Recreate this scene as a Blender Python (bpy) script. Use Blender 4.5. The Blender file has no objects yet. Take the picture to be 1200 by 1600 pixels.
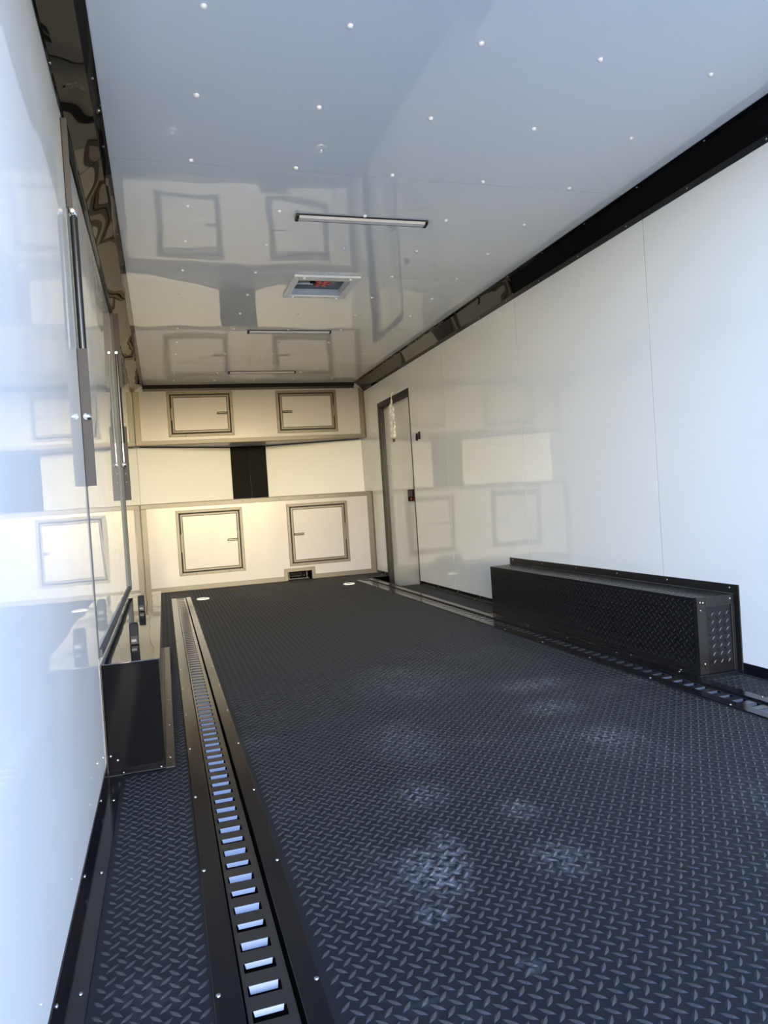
import bpy, math, random
from mathutils import Matrix, Vector

random.seed(7)
scene = bpy.context.scene
COL = scene.collection
PI = math.pi

# ------------------------------------------------------------------ camera
cam_data = bpy.data.cameras.new('camera')
cam_data.sensor_fit = 'HORIZONTAL'
cam_data.sensor_width = 36.0
cam_data.lens = 1126.99 / 1200.0 * 36.0
cam_data.clip_start = 0.02
cam_data.clip_end = 500
cam = bpy.data.objects.new('camera', cam_data)
COL.objects.link(cam)
R3 = Vector((0.9537976, -0.29331634, -0.06508201))
U3 = Vector((0.06678824, -0.00420588, 0.99775831))
F3 = Vector((0.29293254, 0.95600619, -0.01557852))
M = Matrix((( R3.x, U3.x, -F3.x, 0.21041),
            ( R3.y, U3.y, -F3.y, 0.0),
            ( R3.z, U3.z, -F3.z, 0.7775),
            ( 0, 0, 0, 1)))
cam.matrix_world = M
scene.camera = cam

# ------------------------------------------------------------------ sky, sun, exposure
SUN_EL = math.radians(2.5)      # hazy sun close to the horizon behind the open end, disc veiled
world = bpy.data.worlds.new('world')
scene.world = world
world.use_nodes = True
wn = world.node_tree
wn.nodes.clear()
sky = wn.nodes.new('ShaderNodeTexSky')
sky.sky_type = 'NISHITA'
sky.sun_disc = False
sky.sun_elevation = SUN_EL
sky.sun_rotation = math.radians(177.5)
sky.altitude = 200
sky.air_density = 0.55
sky.dust_density = 1.5
sky.ozone_density = 1.2
bg = wn.nodes.new('ShaderNodeBackground')
bg.inputs['Strength'].default_value = 1.0
wo = wn.nodes.new('ShaderNodeOutputWorld')
tint = wn.nodes.new('ShaderNodeMix')          # one even tint over the whole sky: the camera's cool white balance
tint.data_type = 'RGBA'; tint.blend_type = 'MULTIPLY'
tint.inputs[0].default_value = 1.0
tint.inputs[7].default_value = (0.80, 1.03, 1.46, 1)
wn.links.new(sky.outputs[0], tint.inputs[6])
wn.links.new(tint.outputs[2], bg.inputs[0])
wn.links.new(bg.outputs[0], wo.inputs[0])

vs = scene.view_settings
vs.view_transform = 'Standard'
vs.look = 'None'
vs.gamma = 1.0
vs.use_curve_mapping = False
vs.exposure = 1.5

# ------------------------------------------------------------------ dimensions
W, H = 2.40, 2.089
Y0 = 0.70            # open end of the trailer
DL, DU = 7.551, 7.642
YV, YA = 7.84, 8.40  # where the nose starts to narrow, its apex

# ------------------------------------------------------------------ materials
def mat(name, col, rough=0.4, metal=0.0, spec=0.5, trans=0.0, alpha=1.0, wave=None, ior=1.5, coat=0.0):
    m = bpy.data.materials.new(name)
    m.use_nodes = True
    nt = m.node_tree
    b = nt.nodes['Principled BSDF']
    b.inputs['Base Color'].default_value = (*col, 1)
    b.inputs['Roughness'].default_value = rough
    b.inputs['Metallic'].default_value = metal
    b.inputs['IOR'].default_value = ior
    b.inputs['Specular IOR Level'].default_value = spec
    b.inputs['Transmission Weight'].default_value = trans
    b.inputs['Alpha'].default_value = alpha
    b.inputs['Coat Weight'].default_value = coat
    if wave:
        sc, dist, stretch = wave[:3]
        geo = nt.nodes.new('ShaderNodeNewGeometry')
        mp = nt.nodes.new('ShaderNodeMapping')
        mp.inputs['Scale'].default_value = stretch
        no = nt.nodes.new('ShaderNodeTexNoise')
        no.inputs['Scale'].default_value = sc
        no.inputs['Detail'].default_value = wave[3] if len(wave) > 3 else 1.0
        bu = nt.nodes.new('ShaderNodeBump')
        bu.inputs['Strength'].default_value = 1.0
        bu.inputs['Distance'].default_value = dist
        nt.links.new(geo.outputs['Position'], mp.inputs['Vector'])
        nt.links.new(mp.outputs[0], no.inputs['Vector'])
        nt.links.new(no.outputs['Fac'], bu.inputs['Height'])
        nt.links.new(bu.outputs[0], b.inputs['Normal'])
    return m

M_WALL = mat('gloss_white_panel', (0.88, 0.885, 0.88), 0.008, wave=(2.2, 0.0022, (1, 1, 1)), ior=1.72)
M_CEIL = mat('gloss_white_ceiling', (0.84, 0.85, 0.85), 0.008, wave=(2.5, 0.0022, (1, 1, 1)), ior=1.80)
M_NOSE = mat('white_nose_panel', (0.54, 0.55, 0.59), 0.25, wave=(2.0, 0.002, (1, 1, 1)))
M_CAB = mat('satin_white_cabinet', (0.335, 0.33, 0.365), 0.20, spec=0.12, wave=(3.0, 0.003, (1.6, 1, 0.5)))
M_SEAM = mat('grey_seam', (0.14, 0.145, 0.145), 0.6)
M_BRONZE = mat('bronze_grey_trim', (0.105, 0.092, 0.086), 0.36, spec=0.3)
M_DARKBRONZE = mat('dark_bronze_trim', (0.018, 0.015, 0.015), 0.35, spec=0.2)
M_BRACKET = mat('dull_grey_bracket', (0.045, 0.043, 0.048), 0.65, spec=0.15)
M_BLACKGLOSS = mat('black_gloss_sheet', (0.006, 0.006, 0.006), 0.015, spec=0.32, wave=(2.6, 0.006, (1, 1, 1), 0.6))
M_BLACKBOX = mat('black_gloss_lid', (0.007, 0.007, 0.008), 0.04, wave=(4.0, 0.004, (1.3, 0.8, 1), 0.6), ior=2.1)
M_BLACK = mat('black_satin_coat', (0.010, 0.010, 0.011), 0.28, spec=0.35)
M_BOXSIDE = mat('black_gloss_side', (0.0035, 0.0035, 0.0045), 0.10, spec=0.05, wave=(3.0, 0.004, (1, 1, 1)))  # shade of someone standing outside put in: darker colour, weak reflection
M_BLACKTRACK = mat('black_track_coat', (0.006, 0.006, 0.008), 0.15, spec=0.26)
M_RAIL = mat('shiny_black_rail', (0.016, 0.016, 0.017), 0.16, spec=0.75)  # grazing sheen on the bars pushed up: paler, shinier than the track coat
M_MATTE = mat('matte_black', (0.004, 0.004, 0.004), 0.7, spec=0.1)
M_GAP = mat('dark_gap', (0.004, 0.004, 0.004), 0.8)
M_ZINC = mat('zinc_plate', (0.115, 0.125, 0.145), 0.30, metal=0.9)
M_STEEL = mat('steel_screw', (0.34, 0.34, 0.35), 0.35, metal=1.0)
M_CHROME = mat('chrome', (0.85, 0.85, 0.86), 0.10, metal=1.0)
M_WHITEPL = mat('white_plastic', (0.82, 0.83, 0.84), 0.35)
M_SCREWWHITE = mat('white_screw_head', (0.85, 0.86, 0.87), 0.25, spec=0.8)
M_DIFF = mat('frosted_diffuser', (0.62, 0.62, 0.64), 0.45)
M_SMOKE = mat('smoked_acrylic', (0.05, 0.055, 0.06), 0.2)
M_RED = mat('red_plastic', (0.55, 0.04, 0.03), 0.35)
M_FRAMEGREY = mat('grey_anodized_frame', (0.06, 0.065, 0.072), 0.55, spec=0.15)
M_STRUT = mat('black_strut_tube', (0.010, 0.010, 0.012), 0.22, spec=0.3)
M_STRUTROD = mat('strut_rod_steel', (0.50, 0.50, 0.51), 0.25, metal=1.0)
M_DIAMOND = mat('black_diamond_plate', (0.008, 0.008, 0.010), 0.20, spec=0.28)
M_CLEAR = mat('clear_plastic', (0.95, 0.95, 0.93), 0.15, trans=0.10, alpha=0.92)
M_LATCH = mat('black_latch_plastic', (0.008, 0.008, 0.009), 0.5, spec=0.25)
M_PLATE = mat('dull_plate', (0.14, 0.14, 0.14), 0.6, spec=0.2)
M_CARDBOARD = mat('pale_tag', (0.75, 0.74, 0.70), 0.5)

def rubber(name, col, rough, spec):
    m = bpy.data.materials.new(name)
    m.use_nodes = True
    nt = m.node_tree
    b = nt.nodes['Principled BSDF']
    b.inputs['IOR'].default_value = 1.5
    b.inputs['Specular IOR Level'].default_value = spec
    geo = nt.nodes.new('ShaderNodeNewGeometry')
    n1 = nt.nodes.new('ShaderNodeTexNoise'); n1.inputs['Scale'].default_value = 2.3; n1.inputs['Detail'].default_value = 6
    n2 = nt.nodes.new('ShaderNodeTexNoise'); n2.inputs['Scale'].default_value = 55; n2.inputs['Detail'].default_value = 4
    nt.links.new(geo.outputs['Position'], n1.inputs['Vector'])
    nt.links.new(geo.outputs['Position'], n2.inputs['Vector'])
    r1 = nt.nodes.new('ShaderNodeMapRange'); r1.inputs[1].default_value = 0.56; r1.inputs[2].default_value = 0.80
    nt.links.new(n1.outputs['Fac'], r1.inputs[0])
    r2 = nt.nodes.new('ShaderNodeMapRange'); r2.inputs[1].default_value = 0.42; r2.inputs[2].default_value = 0.66
    nt.links.new(n2.outputs['Fac'], r2.inputs[0])
    def mth(op, a, c):
        k = nt.nodes.new('ShaderNodeMath'); k.operation = op
        for i, v in enumerate((a, c)):
            if isinstance(v, (int, float)): k.inputs[i].default_value = v
            else: nt.links.new(v, k.inputs[i])
        k.use_clamp = op == 'MAXIMUM'
        return k.outputs[0]
    acc = mth('MULTIPLY', r1.outputs[0], 0.6)
    # scuffs left on the mat by boots and tyres
    for (x, y, rx, ry, s) in [(0.70, 1.42, .075, .10, 1.1), (0.77, 1.50, .03, .09, .8), (0.645, 1.262, .035, .035, .9),
                              (0.97, 1.35, .07, .08, .7), (0.815, 1.79, .07, .09, .6), (1.506, 1.94, .10, .10, .5),
                              (1.58, 2.60, .16, .10, .8), (1.49, 2.30, .12, .10, .7), (0.737, 1.063, .02, .02, .9),
                              (0.90, 2.2, .12, .2, .45), (1.15, 2.9, .25, .3, .4), (1.0, 1.6, .05, .06, .7)]:
        mp = nt.nodes.new('ShaderNodeMapping'); mp.vector_type = 'POINT'
        mp.inputs['Location'].default_value = (-x / rx, -y / ry, 0)
        mp.inputs['Scale'].default_value = (1 / rx, 1 / ry, 0)
        nt.links.new(geo.outputs['Position'], mp.inputs['Vector'])
        le = nt.nodes.new('ShaderNodeVectorMath'); le.operation = 'LENGTH'
        nt.links.new(mp.outputs[0], le.inputs[0])
        mr = nt.nodes.new('ShaderNodeMapRange')
        mr.inputs[1].default_value = 1.3; mr.inputs[2].default_value = 0.3
        mr.inputs[3].default_value = 0.0; mr.inputs[4].default_value = s
        nt.links.new(le.outputs['Value'], mr.inputs[0])
        acc = mth('ADD', acc, mr.outputs[0])
    dust = mth('MULTIPLY', acc, r2.outputs[0])
    mix = nt.nodes.new('ShaderNodeMix'); mix.data_type = 'RGBA'; mix.clamp_factor = True
    mix.inputs[6].default_value = (*col, 1)
    mix.inputs[7].default_value = (0.115, 0.12, 0.13, 1)
    nt.links.new(dust, mix.inputs[0])
    nt.links.new(mix.outputs[2], b.inputs['Base Color'])
    rr = nt.nodes.new('ShaderNodeMapRange'); rr.inputs[3].default_value = rough; rr.inputs[4].default_value = 0.75
    nt.links.new(dust, rr.inputs[0])
    nt.links.new(rr.outputs[0], b.inputs['Roughness'])
    return m
M_RUBBER = rubber('black_rubber_mat', (0.011, 0.012, 0.015), 0.55, 0.22)
M_TREAD = rubber('worn_rubber_tread', (0.024, 0.026, 0.031), 0.40, 0.40)
M_GROUND = mat('concrete_ground', (0.36, 0.34, 0.31), 0.9, wave=(4, 0.02, (1, 1, 1), 4))
M_SHELL = mat('trailer_outer_skin', (0.5, 0.5, 0.5), 0.5)

# ------------------------------------------------------------------ mesh helpers
class MB:
    def __init__(self):
        self.v, self.f = [], []
    def add(self, vs, fs):
        o = len(self.v)
        self.v += [tuple(p) for p in vs]
        self.f += [tuple(i + o for i in q) for q in fs]
        return self
    def box(self, x0, x1, y0, y1, z0, z1):
        vs = [(x, y, z) for z in (z0, z1) for y in (y0, y1) for x in (x0, x1)]
        return self.add(vs, [(0, 2, 3, 1), (4, 5, 7, 6), (0, 1, 5, 4), (2, 6, 7, 3), (0, 4, 6, 2), (1, 3, 7, 5)])
    def prism(self, poly, axis, a, b):
        """poly: list of 2D points in the plane across `axis`, extruded from a to b"""
        n = len(poly)
        def put(p, t):
            return {'x': (t, p[0], p[1]), 'y': (p[0], t, p[1]), 'z': (p[0], p[1], t)}[axis]
        vs = [put(p, a) for p in poly] + [put(p, b) for p in poly]
        fs = [tuple(range(n)), tuple(range(2 * n - 1, n - 1, -1))]
        fs += [(i, i + n, (i + 1) % n + n, (i + 1) % n) for i in range(n)]
        return self.add(vs, fs)
    def ring(self, x0, x1, z0, z1, w, y0, y1):
        """four mitred bars around a rectangle in the XZ plane, y0 (front) to y1 (back)"""
        o = [(x0, z0), (x1, z0), (x1, z1), (x0, z1)]
        i = [(x0 + w, z0 + w), (x1 - w, z0 + w), (x1 - w, z1 - w), (x0 + w, z1 - w)]
        for k in range(4):
            l = (k + 1) % 4
            self.prism([o[k], o[l], i[l], i[k]], 'y', y0, y1)
        return self
    def tube(self, pts, r, n=8):
        pts = [Vector(p) for p in pts]
        rs = r if isinstance(r, (list, tuple)) else [r] * len(pts)
        base = len(self.v)
        for k, p in enumerate(pts):
            t = (pts[min(k + 1, len(pts) - 1)] - pts[max(k - 1, 0)]).normalized()
            a = t.orthogonal().normalized() if k == 0 else (a - t * a.dot(t)).normalized()
            c = t.cross(a)
            for j in range(n):
                an = 2 * PI * j / n
                self.v.append(tuple(p + (a * math.cos(an) + c * math.sin(an)) * rs[k]))
        for k in range(len(pts) - 1):
            for j in range(n):
                q = (j + 1) % n
                self.f.append((base + k * n + j, base + k * n + q, base + (k + 1) * n + q, base + (k + 1) * n + j))
        self.f.append(tuple(base + j for j in reversed(range(n))))
        self.f.append(tuple(base + (len(pts) - 1) * n + j for j in range(n)))
        return self
    def ball(self, c, r, n=10, m=6):
        c = Vector(c); base = len(self.v)
        self.v.append(tuple(c + Vector((0, 0, r))))
        for i in range(1, m):
            th = PI * i / m
            for j in range(n):
                ph = 2 * PI * j / n
                self.v.append(tuple(c + r * Vector((math.sin(th) * math.cos(ph), math.sin(th) * math.sin(ph), math.cos(th)))))
        self.v.append(tuple(c - Vector((0, 0, r))))
        last = len(self.v) - 1
        for j in range(n):
            q = (j + 1) % n
            self.f.append((base, base + 1 + j, base + 1 + q))
            self.f.append((last, base + 1 + (m - 2) * n + q, base + 1 + (m - 2) * n + j))
            for i in range(m - 2):
                a = base + 1 + i * n
                self.f.append((a + j, a + n + j, a + n + q, a + q))
        return self

ORIGIN = {}
def link(o, parent=None, loc=(0, 0, 0)):
    """loc is the world position of the object's origin"""
    COL.objects.link(o)
    loc = Vector(loc)
    if parent is not None:
        o.parent = parent
        o.location = loc - ORIGIN[parent.name]
    else:
        o.location = loc
    ORIGIN[o.name] = loc
    return o

def obj(name, mb, m, parent=None, loc=None, bevel=0.0, smooth=False, segs=2, kind=None):
    """mesh given in world coordinates; origin at loc (default: parent's origin)"""
    if loc is None:
        loc = ORIGIN[parent.name] if parent is not None else (0, 0, 0)
    l = Vector(loc)
    me = bpy.data.meshes.new(name)
    me.from_pydata([tuple(Vector(v) - l) for v in mb.v], [], mb.f)
    me.materials.append(m)
    import bmesh
    bm = bmesh.new(); bm.from_mesh(me)
    bmesh.ops.recalc_face_normals(bm, faces=bm.faces)
    bm.to_mesh(me); bm.free()
    if smooth:
        me.polygons.foreach_set('use_smooth', [True] * len(me.polygons))
        me.set_sharp_from_angle(angle=math.radians(40))
    o = bpy.data.objects.new(name, me)
    if bevel > 0:
        bv = o.modifiers.new('edge', 'BEVEL'); bv.width = bevel; bv.segments = segs
        bv.limit_method = 'ANGLE'; bv.angle_limit = math.radians(35)
    if kind: o['kind'] = kind
    return link(o, parent, loc)

def struct(name, mb, m, loc=(0, 0, 0), **k):
    return obj(name, mb, m, None, loc, kind='structure', **k)

def thing(name, label, cat, loc, group=None):
    e = bpy.data.objects.new(name, None)
    e.empty_display_size = 0.1
    e['label'] = label; e['category'] = cat
    if group: e['group'] = group
    return link(e, None, loc)

def struct_empty(name, loc=(0, 0, 0)):
    e = bpy.data.objects.new(name, None); e['kind'] = 'structure'
    return link(e, None, loc)

# domed screw head, axis +Z, shared by every screw of one material
def screw_mesh(name, m, r=0.0065, h=0.0035):
    mb = MB(); n = 10
    rings = [(r, 0), (r * 0.95, h * 0.5), (r * 0.6, h * 0.95)]
    for rr, z in rings:
        for j in range(n):
            mb.v.append((rr * math.cos(2 * PI * j / n), rr * math.sin(2 * PI * j / n), z))
    mb.v.append((0, 0, h))
    for k in range(2):
        for j in range(n):
            q = (j + 1) % n
            mb.f.append((k * n + j, k * n + q, (k + 1) * n + q, (k + 1) * n + j))
    for j in range(n):
        mb.f.append((2 * n + j, 2 * n + (j + 1) % n, 3 * n))
    me = bpy.data.meshes.new(name); me.from_pydata(mb.v, [], mb.f); me.materials.append(m)
    me.polygons.foreach_set('use_smooth', [True] * len(me.polygons))
    return me
SCREW_STEEL = screw_mesh('screw', M_STEEL)
SCREW_SMALL = screw_mesh('screw', M_STEEL, 0.0042, 0.0026)
SCREW_BLACK = screw_mesh('screw', M_BLACK, 0.005, 0.003)
SCREW_WHITE = screw_mesh('screw', M_SCREWWHITE, 0.0090, 0.0085)
def screw(parent, loc, normal, me):
    o = bpy.data.objects.new('screw', me)
    o.rotation_mode = 'QUATERNION'
    o.rotation_quaternion = Vector(normal).to_track_quat('Z', 'Y')
    return link(o, parent, loc)

# ------------------------------------------------------------------ ground outside
struct('ground', MB().box(-60, 60, -90, 40, -0.75, -0.65), M_GROUND)

# ------------------------------------------------------------------ floor
XL0, XL1 = 0.236, 0.406            # left track, outer edges of its flanges
XR0, XR1 = 2.012, 2.184            # right track
NOTCH = (2.215, 6.17, 7.10)        # step well at the side door
fl = MB()
def strip(x0, x1, y0, y1): fl.box(x0, x1, y0, y1, -0.09, 0.0)
YE = 8.45
strip(-0.05, XL0 + 0.040, Y0, YE)
strip(XL0 + 0.040, XL1 - 0.034, 6.94, YE)
strip(XL1 - 0.034, XR0 + 0.034, Y0, YE)
strip(XR0 + 0.034, XR1 - 0.040, 6.94, YE)
strip(XR1 - 0.040, NOTCH[0], Y0, YE)
strip(NOTCH[0], W + 0.05, Y0, NOTCH[1])
strip(NOTCH[0], W + 0.05, NOTCH[2], YE)
fl.box(-0.05, W + 0.05, Y0, YE, -0.16, -0.09)
floor = struct('floor', fl, M_RUBBER)

def lug_mesh(areas, px, py, length, width, h, skip=None, phase=(0.0, 0.0)):
    """rows of raised diamond treads, alternately turned, lying on z=0 in (u,v)"""
    mb = MB(); a = math.radians(47)
    for (x0, x1, y0, y1) in areas:
        for par in (0, 1):
            d = Vector((math.cos(a), math.sin(a))) if par == 0 else Vector((-math.cos(a), math.sin(a)))
            n = Vector((-d.y, d.x))
            ox = phase[0] + par * px * 0.5
            oy = phase[1] + par * py * 0.47
            i0, i1 = math.ceil((x0 - ox) / px), math.floor((x1 - ox) / px)
            j0, j1 = math.ceil((y0 - oy) / py), math.floor((y1 - oy) / py)
            for i in range(i0, i1 + 1):
                for j in range(j0, j1 + 1):
                    c = Vector((ox + i * px, oy + j * py))
                    if skip and skip(c.x, c.y): continue
                    L, Wd = length * 0.5, width * 0.5
                    p = [c - d * L, c + n * Wd - d * L * .25, c + n * Wd + d * L * .25, c + d * L,
                         c - n * Wd + d * L * .25, c - n * Wd - d * L * .25]
                    t = [c - d * L * .45, c + d * L * .45]
                    o = len(mb.v)
                    mb.v += [(q.x, q.y, 0.0) for q in p] + [(q.x, q.y, h) for q in t]
                    mb.f += [(o, o + 6, o + 1), (o + 1, o + 6, o + 7, o + 2), (o + 2, o + 7, o + 3),
                             (o + 3, o + 7, o + 4), (o + 4, o + 7, o + 6, o + 5), (o + 5, o + 6, o)]
    return mb
def plain(name, mb, m, parent, kind=None):
    me = bpy.data.meshes.new(name); me.from_pydata(mb.v, [], mb.f); me.materials.append(m)
    me.update()
    o = bpy.data.objects.new(name, me)
    if kind: o['kind'] = kind
    return link(o, parent, ORIGIN[parent.name])
skip = lambda x, y: (x > NOTCH[0] - .02 and NOTCH[1] - .02 < y < NOTCH[2] + .02)
treads = lug_mesh([(XL1 + .01, XR0 - .01, Y0, 7.53), (0.06, XL0 - .012, Y0, 2.29), (0.01, XL0 - .012, 4.45, 7.53),
                   (0.205, XL0 - .012, 2.3, 4.45), (XR1 + .012, W - .055, Y0, 2.33), (XR1 + .012, W - .04, 4.38, 7.53)],
                  0.0295, 0.0353, 0.030, 0.0085, 0.0022, skip, (0.547 % 0.0295, 1.157 % 0.0353))
plain('raised_treads', treads, M_TREAD, floor, 'stuff')

# ------------------------------------------------------------------ ceiling
# hatch opening for the roof vent is left between panels
VX0, VX1, VY0, VY1 = 1.045, 1.360, 4.10, 4.41
ceiling = struct('ceiling', MB().box(-0.05, VX0, Y0, YE, H + 0.002, H + 0.09).box(VX1, W + 0.05, Y0, YE, H + 0.002, H + 0.09)
                 .box(VX0, VX1, Y0, VY0, H + 0.002, H + 0.09).box(VX0, VX1, VY1, YE, H + 0.002, H + 0.09), M_SEAM)
cs = [Y0, 2.80, 4.065, 5.33, 6.59, 7.66]
for k in range(5):
    a, b = cs[k] + 0.0016, cs[k + 1] - 0.0016
    mb = MB()
    if k == 2:
        mb.box(0, VX0, a, b, H, H + .002); mb.box(VX1, W, a, b, H, H + .002)
        mb.box(VX0, VX1, a, VY0, H, H + .002); mb.box(VX0, VX1, VY1, b, H, H + .002)
    else:
        mb.box(0, W, a, b, H, H + .002)
    obj('ceiling_panel', mb, M_CEIL, ceiling)
sy = [1.50, 1.92, 2.335, 2.77, 3.185, 3.60, 4.03, 4.455, 4.88, 5.30, 5.72, 6.14, 6.56, 6.98, 7.38]
for y in sy:
    for x in (0.40, 0.793, 1.187, 1.587, 2.00):
        if VX0 - .06 < x < VX1 + .06 and VY0 - .06 < y < VY1 + .06: continue
        screw(ceiling, (x, y, H), (0, 0, -1), SCREW_WHITE)

# ------------------------------------------------------------------ right wall and its door
DO = (6.165, 7.085, 1.735)       # side door opening: near edge, far edge, top
wr = MB()
wr.box(W + .0008, W + .08, Y0, DO[0], -.16, H + .09)
wr.box(W + .0008, W + .08, DO[1], YE, -.16, H + .09)
wr.box(W + .0008, W + .08, DO[0], DO[1], DO[2], H + .09)
wall_right = struct('wall_right', wr, M_SEAM)
def rpanel(poly): obj('wall_panel', MB().prism(poly, 'x', W, W + .0008), M_WALL, wall_right)
g = .0017
rpanel([(Y0, 0), (2.81 - g, 0), (2.81 - g, H), (Y0, H)])
rpanel([(2.81 + g, 0), (4.075 - g, 0), (4.075 - g, H), (2.81 + g, H)])
rpanel([(4.075 + g, 0), (5.33 - g, 0), (5.33 - g, H), (4.075 + g, H)])
rpanel([(5.33 + g, 0), (DO[0], 0), (DO[0], DO[2]), (6.575 - g, DO[2]), (6.575 - g, H), (5.33 + g, H)])
rpanel([(6.575 + g, DO[2]), (DO[1], DO[2]), (DO[1], 0), (7.84, 0), (7.84, H), (6.575 + g, H)])

door_1 = struct_empty('door_1', (W, (DO[0] + DO[1]) / 2, 0))
# jamb lining + face trim, each bar its own piece
for poly in ([(DO[0], -.085), (DO[0] + .008, -.085), (DO[0] + .008, DO[2]), (DO[0], DO[2])],
             [(DO[1] - .008, -.085), (DO[1], -.085), (DO[1], DO[2]), (DO[1] - .008, DO[2])],
             [(DO[0], DO[2] - .008), (DO[1], DO[2] - .008), (DO[1], DO[2]), (DO[0], DO[2])]):
    obj('door_jamb', MB().prism(poly, 'x', W - .002, W + .075), M_DARKBRONZE, door_1)
TW = .045
for poly in ([(DO[0] - .012, 0.0), (DO[0], 0.0), (DO[0], DO[2]), (DO[0] - .012, DO[2] + TW)],
             [(DO[1], 0.0), (DO[1] + TW, 0.0), (DO[1] + TW, DO[2] + TW), (DO[1], DO[2])],
             [(DO[0] - .012, DO[2] + TW), (DO[0], DO[2]), (DO[1], DO[2]), (DO[1] + TW, DO[2] + TW)]):
    obj('door_frame', MB().prism(poly, 'x', W - .005, W), M_DARKBRONZE, door_1)
# stop strips that give the jamb its fine lines
for k, xx in enumerate((.012, .030)):
    obj('door_stop', MB().box(W + xx, W + xx + .006, DO[1] - .016, DO[1] - .008, -.08, DO[2] - .008)
        .box(W + xx, W + xx + .006, DO[0] + .008, DO[1] - .008, DO[2] - .016, DO[2] - .008), M_BLACK, door_1)
slab = obj('door_leaf', MB().box(W + .045, W + .075, DO[0] + .010, DO[1] - .010, -.088, DO[2] - .010), M_WALL, door_1, bevel=.002)
lk = obj('door_latch', MB().box(W + .022, W + .045, 6.235, 6.425, .757, .866), M_MATTE, door_1, bevel=.005)
obj('latch_paddle', MB().box(W + .014, W + .022, 6.265, 6.395, .800, .855), M_DARKBRONZE, lk, bevel=.003)
obj('lock_button', MB().tube([(W + .022, 6.31, .778), (W + .012, 6.31, .778)], .010, 10), M_RED, lk)
obj('latch_pin', MB().tube([(W + .040, 6.36, .866), (W + .040, 6.36, .905)], .003, 6), M_STEEL, lk)
obj('step_well', MB().box(NOTCH[0] - .004, NOTCH[0], NOTCH[1], NOTCH[2], -.088, .002)
    .box(NOTCH[0], W - .002, NOTCH[1] - .004, NOTCH[1], -.088, .002)
    .box(NOTCH[0], W - .002, NOTCH[2], NOTCH[2] + .004, -.088, .002), M_BLACK, door_1)

# ------------------------------------------------------------------ left wall and its hatch door
HD = (2.315, 4.385, 0.362, 1.965)
wl = MB().box(-.08, -.0015, Y0, YE, -.16, H + .09)
wall_left = struct('wall_left', wl, M_SEAM)
def lpanel(poly): obj('wall_panel', MB().prism(poly, 'x', -.0015, 0), M_WALL, wall_left)
lpanel([(Y0, 0), (2.30 - g, 0), (2.30 - g, H), (Y0, H)])
lpanel([(2.30 + g, 0), (4.40 - g, 0), (4.40 - g, HD[2] - .002), (2.30 + g, HD[2] - .002)])
lpanel([(2.30 + g, HD[3] + .002), (4.40 - g, HD[3] + .002), (4.40 - g, H), (2.30 + g, H)])
lpanel([(4.40 + g, 0), (7.84, 0), (7.84, H), (4.40 + g, H)])

door_2 = struct_empty('door_2', (0, 3.35, HD[2]))
obj('door_leaf', MB().box(-.0014, .0003, 2.311, HD[1] - .024, HD[2] + .024, HD[3] - .024), M_WALL, door_2)
P = .010
obj('door_jamb', MB().box(-.006, .0035, 2.301, 2.311, HD[2], HD[3]), M_FRAMEGREY, door_2, bevel=.002)
obj('door_jamb', MB().box(-.006, P * 1.4, HD[1] - .026, 4.399, HD[2], HD[3]), M_FRAMEGREY, door_2, bevel=.002)
obj('door_sill', MB().box(-.006, P, HD[0] + .014, HD[1] - .026, HD[2], HD[2] + .024), M_FRAMEGREY, door_2, bevel=.002)
obj('door_header', MB().box(-.006, P * 1.6, HD[0] + .014, HD[1] - .026, HD[3] - .026, HD[3]), M_BLACKGLOSS, door_2, bevel=.002)
obj('door_seal', MB().box(-.005, .001, HD[0] + .016, HD[1] - .028, HD[3] - .040, HD[3] - .026), M_BLACK, door_2)
# bracket plates standing off the jambs, and the two gas struts that lift the hatch
def bracket(y, z0, z1, w, zb, tag_far):
    b = obj('strut_bracket', MB().box(.000, w, y, y + .004, z0, z1).box(.0, .003, y, y + .05, z0, z1), M_BRACKET, door_2, bevel=.001)
    return b
b1 = bracket(2.297, 1.700, 1.962, .018, 1.69, False)
b2 = bracket(2.297, 0.878, 1.285, .030, 1.08, False)
b3 = bracket(4.362, 1.518, 1.940, .044, 1.73, True)
b4 = bracket(4.392, 0.876, 1.300, .046, 1.08, True)
def strut(y, zt, zm, zb, x, r, brk):
    s = obj('gas_strut', MB().tube([(x, y, zt - .012), (x, y, zm)], r, 14), M_STRUT, door_2, smooth=True)
    obj('strut_collar', MB().tube([(x, y, zm + .012), (x, y, zm - .012)], r * 1.05, 14), M_STRUT, s, smooth=True)
    obj('strut_rod', MB().tube([(x, y, zm - .012), (x, y, zb)], r * .48, 10), M_STRUTROD, s, smooth=True)
    obj('ball_stud', MB().ball((x, y, zt), r * 1.05).tube([(x, y, zt), (x, y - .02, zt)], r * .5, 8), M_CHROME, s, smooth=True)
    obj('ball_stud', MB().ball((x + .001, y - .022, zb), r * 1.15).tube([(x, y - .018, zb), (x, y, zb)], r * .6, 8), M_CHROME, s, smooth=True)
    return s
strut(2.318, 1.690, 1.235, 1.083, .0165, .0115, b2)
strut(4.372, 1.715, 1.215, 1.078, .020, .0130, b4)
for z in (1.03, .98):
    screw(door_2, (.024, 4.392, z), (0, -1, 0), SCREW_SMALL)

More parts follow.
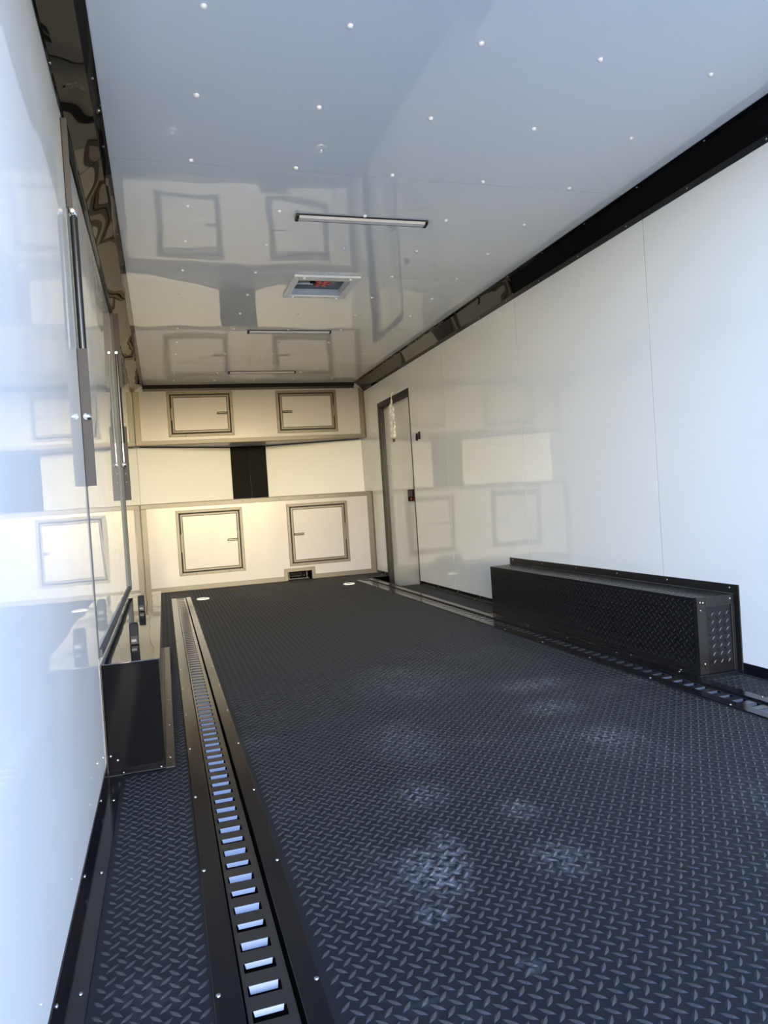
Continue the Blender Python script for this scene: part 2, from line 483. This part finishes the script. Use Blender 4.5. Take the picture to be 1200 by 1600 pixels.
# ------------------------------------------------------------------ nose wall behind the cabinets
nb = MB()
nb.prism([(-.08, YV), (0, YV), (1.2, YA), (W, YV), (W + .08, YV), (W + .08, YA + .1), (-.08, YA + .1)], 'z', -.16, H + .09)
wall_back = struct('wall_back', nb, M_SEAM)
def npanel(a, b):
    d = Vector((b[0] - a[0], b[1] - a[1])).normalized(); n = Vector((d.y, -d.x))
    if n.y > 0: n = -n
    obj('wall_panel', MB().prism([a, b, (b[0] + n.x * .006, b[1] + n.y * .006), (a[0] + n.x * .006, a[1] + n.y * .006)], 'z', 0, H), M_NOSE, wall_back)
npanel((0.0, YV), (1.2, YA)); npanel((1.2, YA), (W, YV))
# folded black cover over the joint of the nose
cv = obj('joint_cover', MB().prism([(0.985, 8.285), (1.196, 8.325), (1.196, 8.340), (0.985, 8.300)], 'z', 0.885, 1.55)
         .prism([(1.200, 8.325), (1.385, 8.288), (1.385, 8.303), (1.200, 8.340)], 'z', 0.885, 1.55), M_MATTE, wall_back)

# ------------------------------------------------------------------ cove trims, corner trims, baseboards
def cove(name, side):
    T = struct_empty(name, (0 if side < 0 else W, Y0, H))
    def X(x): return x if side < 0 else W - x
    secs = [(Y0, 2.81), (2.80, 5.34), (5.33, 7.655)]
    for k, (a, b) in enumerate(secs):
        e = .0012 * (k % 2)
        # wall flange, sloped face, ceiling flange as one bent sheet
        prof = [(0.0005, 1.987), (0.003 + e, 1.987), (0.003 + e, 2.016), (0.082, 2.0855 - e), (0.111, 2.0855 - e), (0.111, 2.0885),
                (0.079, 2.0885), (0.0005, 2.019)]
        obj('cove_section', MB().prism([(X(x), z) for x, z in prof], 'y', a, b), M_BLACKGLOSS, T)
    y = Y0 + .15
    while y < 7.5:
        screw(T, (X(.004), y, 2.000), (1 if side < 0 else -1, 0, 0), SCREW_SMALL)
        screw(T, (X(.098), y + .2, 2.0850), (0, 0, -1), SCREW_SMALL)
        y += .415
    return T
cove('trim_1', -1)
cove('trim_2', 1)
t3 = struct_empty('trim_3', (0, DU, H))
obj('cove_section', MB().prism([(DU - .003, 2.030), (DU, 2.030), (DU, 2.088), (DU - .045, 2.088), (DU - .045, 2.085), (DU - .038, 2.085), (DU - .003, 2.055)], 'x', 0.10, W - .10), M_DARKBRONZE, t3)

def baseboard(name, side, spans, h=.045, w=.045):
    T = struct_empty(name, (0 if side < 0 else W, spans[0][0], 0))
    def X(x): return x if side < 0 else W - x
    for a, b in spans:
        prof = [(0.0, 0.0), (w, 0.0), (w, .003), (.003, .003), (.003, h), (0.0, h)]
        obj('angle_trim', MB().prism([(X(x), z) for x, z in prof], 'y', a, b), M_BLACKTRACK, T)
        y = a + .10
        while y < b:
            screw(T, (X(.003), y, h * .65), (1 if side < 0 else -1, 0, 0), SCREW_SMALL)
            screw(T, (X(w * .7), y + .06, .003), (0, 0, 1), SCREW_SMALL)
            y += .42
    return T
baseboard('baseboard_left', -1, [(Y0, 2.315)], .045, .042)
baseboard('baseboard_right', 1, [(Y0, 2.352), (4.345, DO[0] - .014), (DO[1] + TW + .002, DL - .01)], .034, .030)

# ------------------------------------------------------------------ cabinets
def cab_door(cab, x0, x1, z0, z1, yf, hinge_right, zl):
    """frame screwed to the face, and a leaf inside it with a hinge and a cam latch"""
    fr = obj('door_frame', MB().ring(x0, x1, z0, z1, .029, yf - .010, yf), M_BRONZE, cab, bevel=.002)
    for (sx, sz) in ((.25, 0), (.75, 0), (.25, 1), (.75, 1)):
        screw(fr, (x0 + (x1 - x0) * sx, yf - .010, (z0 + .010) if sz == 0 else (z1 - .010)), (0, -1, 0), SCREW_BLACK)
    for sz in (.35, .65):
        screw(fr, ((x0 + .010) if hinge_right else (x1 - .010), yf - .010, z0 + (z1 - z0) * sz), (0, -1, 0), SCREW_BLACK)
    obj('door_gap', MB().ring(x0 + .029, x1 - .029, z0 + .029, z1 - .029, .012, yf - .004, yf - .0005), M_GAP, cab)
    a, b, c, d = x0 + .041, x1 - .041, z0 + .041, z1 - .041
    leaf = obj('cabinet_door', MB().box(a + .024, b - .024, yf - .011, yf - .002, c + .024, d - .024), M_CAB, cab)
    obj('panel_joint', MB().ring(a + .019, b - .019, c + .019, d - .019, .006, yf - .0095, yf - .003), M_GAP, leaf)
    obj('door_edge', MB().ring(a, b, c, d, .0195, yf - .014, yf - .002), M_BRONZE, leaf, bevel=.002)
    hx = b - .006 if hinge_right else a - .008
    zc = (z0 + z1) / 2; hh = (z1 - z0) * .135
    obj('hinge', MB().box(hx, hx + .014, yf - .021, yf - .009, zc - hh, zc + hh), M_BRONZE, leaf, bevel=.002)
    gx = hx + (.004 if hinge_right else .001)
    obj('hinge_gap', MB().box(gx, gx + .010, yf - .0145, yf - .011, zc + hh, d - .02), M_GAP, leaf)
    obj('hinge_gap', MB().box(gx, gx + .010, yf - .0145, yf - .011, c + .02, zc - hh), M_GAP, leaf)
    lx0, lx1 = (x0 + .063, x0 + .168) if hinge_right else (x1 - .168, x1 - .063)
    la = obj('latch', MB().box(lx0, lx1, yf - .030, yf - .014, zl - .012, zl + .012), M_BLACK, leaf, bevel=.006)
    return leaf

low = thing('lower_cabinet', 'white lower cabinet with two square bronze-framed doors, standing on the floor across the far end', 'cabinet', (1.2, DL, 0))
HX0, HX1, HZ = 1.425, 1.683, .093
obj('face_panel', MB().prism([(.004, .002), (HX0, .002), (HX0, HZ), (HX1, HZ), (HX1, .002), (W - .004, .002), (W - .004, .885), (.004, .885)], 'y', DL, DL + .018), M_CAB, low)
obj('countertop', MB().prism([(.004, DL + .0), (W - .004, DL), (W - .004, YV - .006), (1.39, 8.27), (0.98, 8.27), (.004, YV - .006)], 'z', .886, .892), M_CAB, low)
obj('top_trim', MB().box(.004, W - .004, DL - .006, DL, .845, .889).box(.004, W - .004, DL - .006, DL + .03, .889, .895), M_BRONZE, low, bevel=.002)
TB = .050
obj('base_trim', MB().box(.055, HX0 - .037, DL - .006, DL, .0015, TB), M_BRONZE, low, bevel=.002)
obj('base_trim', MB().box(HX1 + .037, W - .055, DL - .006, DL, .0015, TB), M_BRONZE, low, bevel=.002)
obj('corner_post', MB().box(.0, .055, DL - .006, DL, .0015, .845).box(.0, .004, DL - .05, DL - .006, .0015, .889), M_BRONZE, low, bevel=.002)
obj('corner_post', MB().box(W - .060, W, DL - .006, DL, .0015, .845).box(W - .004, W, DL - .035, DL - .006, .0015, .889), M_BRONZE, low, bevel=.002)
obj('opening_trim', MB().prism([(HX0 - .037, 0.0015), (HX0, 0.0015), (HX0, HZ), (HX0 - .037, HZ + .038)], 'y', DL - .008, DL)
    .prism([(HX0 - .037, HZ + .038), (HX0, HZ), (HX1, HZ), (HX1 + .037, HZ + .038)], 'y', DL - .008, DL)
    .prism([(HX1, HZ), (HX1, 0.0015), (HX1 + .037, 0.0015), (HX1 + .037, HZ + .038)], 'y', DL - .008, DL), M_BRONZE, low, bevel=.002)
obj('opening_liner', MB().box(HX0 - .006, HX0, DL + .018, DL + .35, .002, HZ + .006).box(HX1, HX1 + .006, DL + .018, DL + .35, .002, HZ + .006)
    .box(HX0, HX1, DL + .018, DL + .35, HZ, HZ + .006).box(HX0, HX1, DL + .34, DL + .35, .002, HZ), M_MATTE, low)
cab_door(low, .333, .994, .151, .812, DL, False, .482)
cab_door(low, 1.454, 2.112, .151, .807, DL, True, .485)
for k in range(6):
    screw(low, (.25 + k * .38, DL - .006, .867), (0, -1, 0), SCREW_BLACK)

upc = thing('upper_cabinet', 'white upper cabinet with two wide dark-framed doors, hung under the ceiling at the far end', 'cabinet', (1.2, DU, 1.49))
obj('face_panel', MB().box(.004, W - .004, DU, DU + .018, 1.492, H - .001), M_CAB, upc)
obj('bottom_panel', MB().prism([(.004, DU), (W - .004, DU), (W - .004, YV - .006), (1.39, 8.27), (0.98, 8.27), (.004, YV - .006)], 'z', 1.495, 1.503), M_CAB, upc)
obj('rear_strip', MB().prism([(.03, YV - .010), (.03, YV - .004), (.98, 8.276), (.98, 8.268)], 'z', 1.485, 1.495)
    .prism([(W - .03, YV - .010), (W - .03, YV - .004), (1.39, 8.280), (1.39, 8.272)], 'z', 1.485, 1.495), M_BLACK, upc)
obj('bottom_trim', MB().box(.0, W, DU - .006, DU, 1.488, 1.530).box(.0, W, DU - .006, DU + .03, 1.484, 1.488), M_BRONZE, upc, bevel=.002)
obj('corner_post', MB().box(.0, .058, DU - .006, DU, 1.530, 2.03).box(.0, .004, DU - .05, DU - .006, 1.488, 2.0), M_BRONZE, upc, bevel=.002)
obj('corner_post', MB().box(W - .055, W, DU - .006, DU, 1.530, 2.03).box(W - .004, W, DU - .03, DU - .006, 1.488, 2.0), M_BRONZE, upc, bevel=.002)
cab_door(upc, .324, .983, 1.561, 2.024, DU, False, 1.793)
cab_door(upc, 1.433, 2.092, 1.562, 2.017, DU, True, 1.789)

# winch in the low opening of the cabinet
wn_ = thing('winch', 'dark winch with a silver hook inside the low opening of the lower cabinet', 'winch', (1.55, DL + .2, 0))
obj('drum', MB().tube([(1.47, DL + .20, .045), (1.64, DL + .20, .045)], .032, 14), M_MATTE, wn_, smooth=True)
obj('mount_plate', MB().box(1.44, 1.67, DL + .13, DL + .27, .001, .009).box(1.452, 1.462, DL + .14, DL + .26, .009, .080)
    .box(1.648, 1.658, DL + .14, DL + .26, .009, .080), M_BLACK, wn_)
obj('fairlead', MB().tube([(1.465, DL + .11, .035), (1.58, DL + .11, .035), (1.585, DL + .11, .055), (1.58, DL + .11, .066), (1.465, DL + .11, .066), (1.46, DL + .11, .05), (1.465, DL + .11, .035)], .0035, 6), M_STEEL, wn_)
obj('hook', MB().tube([(1.575, DL + .10, .05), (1.595, DL + .10, .050), (1.618, DL + .10, .060), (1.622, DL + .10, .045), (1.612, DL + .10, .030), (1.592, DL + .10, .030)], .004, 8), M_CHROME, wn_, smooth=True)

# ------------------------------------------------------------------ wheel boxes
def rot_lugs(name, areas, plane, m, parent, px=.036, py=.032, skip=None):
    mb = lug_mesh(areas, px, py, .026, .007, .0015, skip, (.018, .016))
    mb.v = [plane(u, v, h) for u, v, h in mb.v]
    o = plain(name, mb, m, parent, 'stuff')
    o.data.transform(Matrix.Translation(-ORIGIN[parent.name]))
    return o
BX, BY0, BY1, BZ = 2.212, 2.378, 4.27, .309
wb = thing('wheel_box', 'black diamond-plate wheel box with raised rear lip along the right wall', 'wheel box', (W, (BY0 + BY1) / 2, 0))
shell = obj('box_shell', MB().box(BX, W - .002, BY0, BY1, .0015, BZ), M_DIAMOND, wb, bevel=.003)
rot_lugs('raised_diamonds', [(BY0 + .03, BY1 - .01, .02, BZ - .012)], lambda u, v, h: (BX - h, u, v), M_DIAMOND, wb)
rot_lugs('raised_diamonds', [(BX + .012, W - .02, BY0 + .02, BY1 - .01)], lambda u, v, h: (u, v, BZ + h), M_DIAMOND, wb)
rot_lugs('raised_diamonds', [(BX + .052, W - .030, .03, BZ - .055)], lambda u, v, h: (u, BY0 - h, v), M_DIAMOND, wb)
obj('rear_lip', MB().box(W - .006, W - .0008, 2.352, 4.345, BZ + .001, BZ + .038), M_BLACK, wb, bevel=.001)
obj('rear_lip', MB().box(W - .006, W - .0008, 2.352, BY0 - .001, .0015, BZ + .001), M_BLACK, wb, bevel=.001)
obj('rear_lip', MB().box(W - .006, W - .0008, BY1 + .001, 4.345, .0015, BZ + .001), M_BLACK, wb, bevel=.001)
obj('corner_strip', MB().box(BX - .002, BX + .040, BY0 - .0022, BY0, .004, BZ + .002).box(BX - .002, BX, BY0, BY0 + .02, .004, BZ + .002), M_BLACK, wb)
obj('end_flap', MB().box(BX + .040, W - .014, BY0 - .0045, BY0 - .0005, BZ - .040, BZ + .001), M_BLACK, wb, bevel=.001)
obj('end_flap', MB().box(W - .026, W - .010, BY0 - .005, BY0 - .0005, .004, BZ - .041), M_BLACK, wb, bevel=.001)
obj('floor_flange', MB().box(BX - .024, BX - .0005, BY0 - .02, BY1 + .01, .0002, .0045), M_BLACK, wb)
obj('floor_flange', MB().box(BX - .001, W - .008, BY0 - .024, BY0 - .0048, .0002, .0040), M_BLACK, wb)
for (x, z) in ((BX + .012, BZ - .018), (BX + .025, BZ - .020), (BX + .012, BZ - .050), (W - .03, BZ - .015), (BX + .02, .045)):
    screw(wb, (x, BY0 - .0045, z), (0, -1, 0), SCREW_SMALL)
for k in range(6):
    screw(wb, (W - .006, 2.40 + k * .38, BZ + .024), (-1, 0, 0), SCREW_SMALL)
    screw(wb, (BX - .012, 2.48 + k * .33, .0045), (0, 0, 1), SCREW_SMALL)

LX, LY0, LY1, LZ = .168, 2.345, 4.39, .337
lb = thing('wheel_box', 'smooth glossy black wheel box under the hatch on the left wall, two latches on top', 'wheel box', (0, (LY0 + LY1) / 2, 0))
obj('box_shell', MB().box(.002, LX, LY0, LY1, .0015, LZ - .003), M_BOXSIDE, lb, bevel=.003)
obj('lid', MB().box(.001, LX + .004, LY0 - .004, 3.548, LZ - .003, LZ), M_BLACKBOX, lb)
obj('lid', MB().box(.001, LX + .004, 3.552, LY1 + .002, LZ - .003, LZ), M_BLACKBOX, lb)
obj('floor_flange', MB().box(LX, LX + .028, LY0 - .03, LY1 + .02, .0005, .005), M_BLACK, lb, bevel=.001)
obj('floor_flange', MB().box(.003, LX, LY0 - .03, LY0 - .001, .0035, .0055), M_BLACK, lb, bevel=.0005)
obj('wall_flange', MB().box(.0005, .004, LY0 - .03, LY0 - .001, .006, LZ), M_BLACK, lb)
for k in range(6):
    screw(lb, (LX + .014, LY0 + .06 + k * .37, .005), (0, 0, 1), SCREW_SMALL)
screw(lb, (.045, LY0 - .016, .0055), (0, 0, 1), SCREW_SMALL)
screw(lb, (.155, LY0 - .016, .0055), (0, 0, 1), SCREW_SMALL)
for (x, z) in ((.010, .055), (.030, .040)):
    screw(lb, (x, LY0, z), (0, -1, 0), SCREW_SMALL)
for y in (2.63, 3.53):
    mb = MB().prism([(y, LZ), (y + .050, LZ), (y + .060, LZ + .055), (y + .052, LZ + .072), (y + .030, LZ + .070), (y + .006, LZ + .030), (y, LZ + .012)], 'x', .073, .102)
    la = obj('lid_latch', mb, M_LATCH, lb, bevel=.005, segs=3)
    obj('latch_plate', MB().box(.079, .095, y - .002, y + .002, LZ + .012, LZ + .020), M_PLATE, la)  # small grey plate low on the latch front

# ------------------------------------------------------------------ tie-down tracks let into the floor
PITCH = .0622
def track(label, X, x0, far, sgn):
    """X maps distance from the outer flange edge to world x"""
    T = thing('floor_track', label, 'track', (X(.085), Y0, 0), 'tie-down tracks in the floor')
    def bx(mb, a, b, y0, y1, z0, z1):
        xa, xb = sorted((X(a), X(b))); return mb.box(xa, xb, y0, y1, z0, z1)
    Y1 = far
    obj('outer_flange', bx(MB(), 0, .044, Y0, Y1, .0003, .0042), M_BLACKTRACK, T, bevel=.001)
    obj('inner_flange', bx(MB(), .131, .170, Y0, Y1, .0003, .0042), M_BLACKTRACK, T, bevel=.001)
    obj('channel', bx(MB(), .040, .136, Y0, Y1, -.050, -.046), M_MATTE, T)
    mb = MB(); bx(mb, .048, .0545, Y0, Y1 - .04, -.006, -.003); bx(mb, .048, .050, Y0, Y1 - .04, -.025, -.006)
    obj('rail', mb, M_RAIL, T)
    mb = MB(); bx(mb, .109, .1235, Y0, Y1 - .04, -.006, -.003); bx(mb, .1215, .1235, Y0, Y1 - .04, -.025, -.006)
    obj('rail', mb, M_RAIL, T)
    obj('end_cap', bx(MB(), .044, .131, Y1 - .04, Y1 - .02, -.045, .002), M_BLACK, T)
    c = (X(.0545) + X(.109)) / 2; hw = .0545 / 2
    def bar_mesh():
        me = bpy.data.meshes.new('crossbar')
        b = MB().box(-hw, hw, -.0165, .0165, -.006, -.003)
        me.from_pydata(b.v, [], b.f); me.materials.append(M_RAIL); return me
    def lip_mesh(l):
        # tongue bent down from the far edge of a slot, facing the open end
        me = bpy.data.meshes.new('slot_lip')
        b = MB()
        y, z = -.0165, -.0045
        dy, dz = -.0085 * l, -.0145 * l
        i = hw - .003
        b.add([(-i, y, z), (i, y, z), (i - .002, y + dy, z + dz), (-i + .002, y + dy, z + dz),
               (-i, y + .0015, z - .001), (i, y + .0015, z - .001), (i - .002, y + dy + .0015, z + dz - .001), (-i + .002, y + dy + .0015, z + dz - .001)],
              [(0, 3, 2, 1), (4, 5, 6, 7), (0, 1, 5, 4), (1, 2, 6, 5), (2, 3, 7, 6), (3, 0, 4, 7)])
        me.from_pydata(b.v, [], b.f); me.materials.append(M_ZINC); return me
    bar, lips = bar_mesh(), (lip_mesh(.72), lip_mesh(.5))
    k = 0; y = Y0 + .02
    while y < Y1 - .06:
        o = link(bpy.data.objects.new('crossbar', bar), T, (c, y, 0))
        link(bpy.data.objects.new('slot_lip', lips[k % 2]), o, (c, y, 0))
        y += PITCH; k += 1
    y = .76
    while y < Y1:
        screw(T, (X(.008), y, .0042), (0, 0, 1), SCREW_SMALL)
        screw(T, (X(.164), y - .02, .0042), (0, 0, 1), SCREW_SMALL)
        y += .425
    return T
track('black slotted tie-down track set in the floor beside the glossy left wheel box', lambda d: XL0 + d, XL0, 6.92, 1)
track('black slotted tie-down track set in the floor beside the diamond-plate right wheel box', lambda d: XR1 - d, XR1, 6.98, -1)

# ------------------------------------------------------------------ floor rings
def ring(x, y, label):
    t = thing('floor_ring', label, 'tie-down ring', (x, y, 0), 'tie-down rings at the far end of the floor')
    n = 20
    obj('bezel', MB().tube([(x + .052 * math.cos(a), y + .052 * math.sin(a), .0062) for a in [PI * 2 * k / 20 for k in range(21)]], .0060, 8), M_SCREWWHITE, t, smooth=True)
    obj('pan', MB().tube([(x, y, .0002), (x, y, .0012)], .047, 20), M_BLACK, t)
    obj('loop', MB().tube([(x + .026 * math.cos(a), y + .022 * math.sin(a), .006) for a in [PI * 2 * k / 16 for k in range(17)]], .0045, 8), M_CHROME, t, smooth=True)
    return t
ring(.505, 6.665, 'white round recessed tie-down ring on the floor near the end of the left track')
ring(1.868, 6.705, 'white round recessed tie-down ring on the floor near the end of the right track')

# ------------------------------------------------------------------ ceiling lights
def light_bar(x0, x1, y, label):
    t = thing('ceiling_light', label, 'light', ((x0 + x1) / 2, y, H), 'linear lights across the ceiling')
    # a bar with a dark spine on the camera's far side and a frosted lens
    prof = lambda a, b, z0, z1: [(y + a, H - z0), (y + b, H - z0), (y + b, H - z1), (y + a, H - z1)]
    obj('housing', MB().prism([(y - .022, H - .0002), (y + .026, H - .0002), (y + .026, H - .016), (y + .016, H - .020), (y + .012, H - .006), (y - .022, H - .006)], 'x', x0 + .012, x1 - .012), M_BLACK, t)
    obj('diffuser', MB().prism([(y - .018, H - .006), (y + .012, H - .006), (y + .014, H - .018), (y - .010, H - .015)], 'x', x0 + .014, x1 - .014), M_DIFF, t)
    for a, b in ((x0, x0 + .014), (x1 - .014, x1)):
        obj('end_cap', MB().prism([(y - .024, H - .0002), (y + .028, H - .0002), (y + .028, H - .018), (y + .018, H - .022), (y - .012, H - .018), (y - .024, H - .008)], 'x', a, b), M_BLACK, t, bevel=.002)
    return t
light_bar(.872, 1.505, 3.222, 'nearest of the three slim black ceiling light bars, with its grey lens showing')
light_bar(.893, 1.522, 5.350, 'middle of the three slim black ceiling light bars, just beyond the roof vent')
light_bar(.890, 1.532, 6.940, 'farthest of the three slim black ceiling light bars, close to the upper cabinet')

# ------------------------------------------------------------------ roof vent
vt = thing('roof_vent', 'square white roof vent with smoked lid and red fan knob in the ceiling', 'vent', ((VX0 + VX1) / 2, (VY0 + VY1) / 2, H))
fx0, fx1, fy0, fy1 = 1.010, 1.402, 4.035, 4.450
mb = MB()
o4 = [(fx0, fy0), (fx1, fy0), (fx1, fy1), (fx0, fy1)]; i4 = [(VX0 + .003, VY0 + .003), (VX1 - .003, VY0 + .003), (VX1 - .003, VY1 - .003), (VX0 + .003, VY1 - .003)]
for k in range(4):
    l = (k + 1) % 4
    mb.prism([o4[k], o4[l], i4[l], i4[k]], 'z', H - .016, H - .0005)
obj('flange', mb, M_WHITEPL, vt, bevel=.004)
mb = MB(); a, b, c, d = VX0 + .003, VX1 - .003, VY0 + .003, VY1 - .003
mb.box(a - .002, a, c, d, H - .001, H + .0055).box(b, b + .002, c, d, H - .001, H + .0055)
obj('garnish_wall', MB().box(a - .002, a + .001, c, d, H - .001, H + .033), M_WHITEPL, vt)
obj('garnish_wall', MB().box(b - .001, b + .002, c, d, H - .001, H + .033), M_WHITEPL, vt)
obj('garnish_wall', MB().box(a, b, c - .002, c + .001, H - .001, H + .033), M_WHITEPL, vt)
obj('garnish_wall', MB().box(a, b, d - .001, d + .002, H - .001, H + .033), M_WHITEPL, vt)
obj('lid', MB().box(a, b, c, d, H + .030, H + .034), M_SMOKE, vt)
kx, ky, kz = 1.155, 4.22, H + .004
kn = obj('fan_hub', MB().tube([(kx, ky, kz + .026), (kx, ky, kz - .002)], .018, 14), M_BLACK, vt, smooth=True)
mb = MB()
for q in range(6):
    an = q * PI / 3
    ca, sa = math.cos(an), math.sin(an)
    pts = [(kx + .05 + ca * r - sa * w, ky + sa * r + ca * w) for r, w in ((.012, -.008), (.055, -.016), (.058, .014), (.012, .008))]
    mb.prism(pts, 'z', kz - .002, kz + .004)
obj('crank_knob', mb, M_RED, kn, bevel=.001)
obj('crank_arm', MB().tube([(kx - .105, ky + .04, kz + .012), (kx - .05, ky + .01, kz + .004), (kx, ky, kz)], .006, 8), M_WHITEPL, vt, smooth=True)
for (x, y) in ((fx0 + .06, fy0 + .02), (fx1 - .06, fy0 + .02), (fx0 + .06, fy1 - .02), (fx1 - .06, fy1 - .02)):
    screw(vt, (x, y, H - .016), (0, 0, -1), SCREW_WHITE)

# ------------------------------------------------------------------ switches on the right wall
def switch(y, z, label):
    t = thing('wall_switch', label, 'switch', (W, y, z), 'pair of rocker switches beside the side door')
    obj('switch_bezel', MB().box(W - .007, W - .0002, y - .017, y + .017, z - .034, z + .034), M_MATTE, t, bevel=.003)
    obj('rocker', MB().prism([(W - .007, z - .026), (W - .007, z + .026), (W - .010, z + .026), (W - .015, z - .026)], 'y', y - .011, y + .011), M_LATCH, t, bevel=.001)
switch(6.000, 1.320, 'black rocker switch on the right wall, the one closer to the side door')
switch(5.936, 1.328, 'black rocker switch on the right wall, the one farther from the side door')

# ------------------------------------------------------------------ bag of keys hanging by the door
bag = thing('key_bag', 'clear plastic bag hanging on a string in front of the side door', 'bag', (W - .01, 6.60, 1.80))
bx_, by_ = W - .014, 6.60
obj('string', MB().tube([(W + .0, by_, 1.812), (bx_ - .004, by_, 1.800), (bx_ - .004, by_ + .01, 1.745)], .0028, 6), M_WHITEPL, bag, smooth=True)
obj('tie', MB().tube([(bx_ - .004, by_ + .01 + .014 * math.cos(a), 1.722 + .024 * math.sin(a)) for a in [2 * PI * k / 12 for k in range(13)]], .004, 6), M_CARDBOARD, bag, smooth=True)
def sheet(yc, w, z0, z1, xoff, seed):
    rnd = random.Random(seed); mb = MB(); nz, ny = 26, 5
    for i in range(nz + 1):
        for j in range(ny + 1):
            t = i / nz
            mb.v.append((bx_ + xoff + rnd.uniform(-.006, .006) + .004 * math.sin(j * 2.2), yc + (j / ny - .5) * w * (.8 + .3 * t) + rnd.uniform(-.003, .003), z1 + (z0 - z1) * t))
    for i in range(nz):
        for j in range(ny):
            q = i * (ny + 1) + j
            mb.f.append((q, q + 1, q + ny + 2, q + ny + 1))
    return mb
for k, (yc, w, z0, z1, xo) in enumerate(((by_ + .050, .045, 1.385, 1.71, -.006), (by_ - .055, .045, 1.375, 1.675, -.012))):
    s = obj('plastic_sleeve', sheet(yc, w, z0, z1, xo, k + 3), M_CLEAR, bag)
    so = s.modifiers.new('film', 'SOLIDIFY'); so.thickness = .0008
obj('key_fob', MB().box(bx_ - .010, bx_ + .002, by_ - .02, by_ + .03, 1.335, 1.368), M_BLACK, bag, bevel=.004)
obj('fob_string', MB().tube([(bx_ - .004, by_ + .02, 1.70), (bx_ - .004, by_ + .005, 1.368)], .0012, 5), M_WHITEPL, bag)
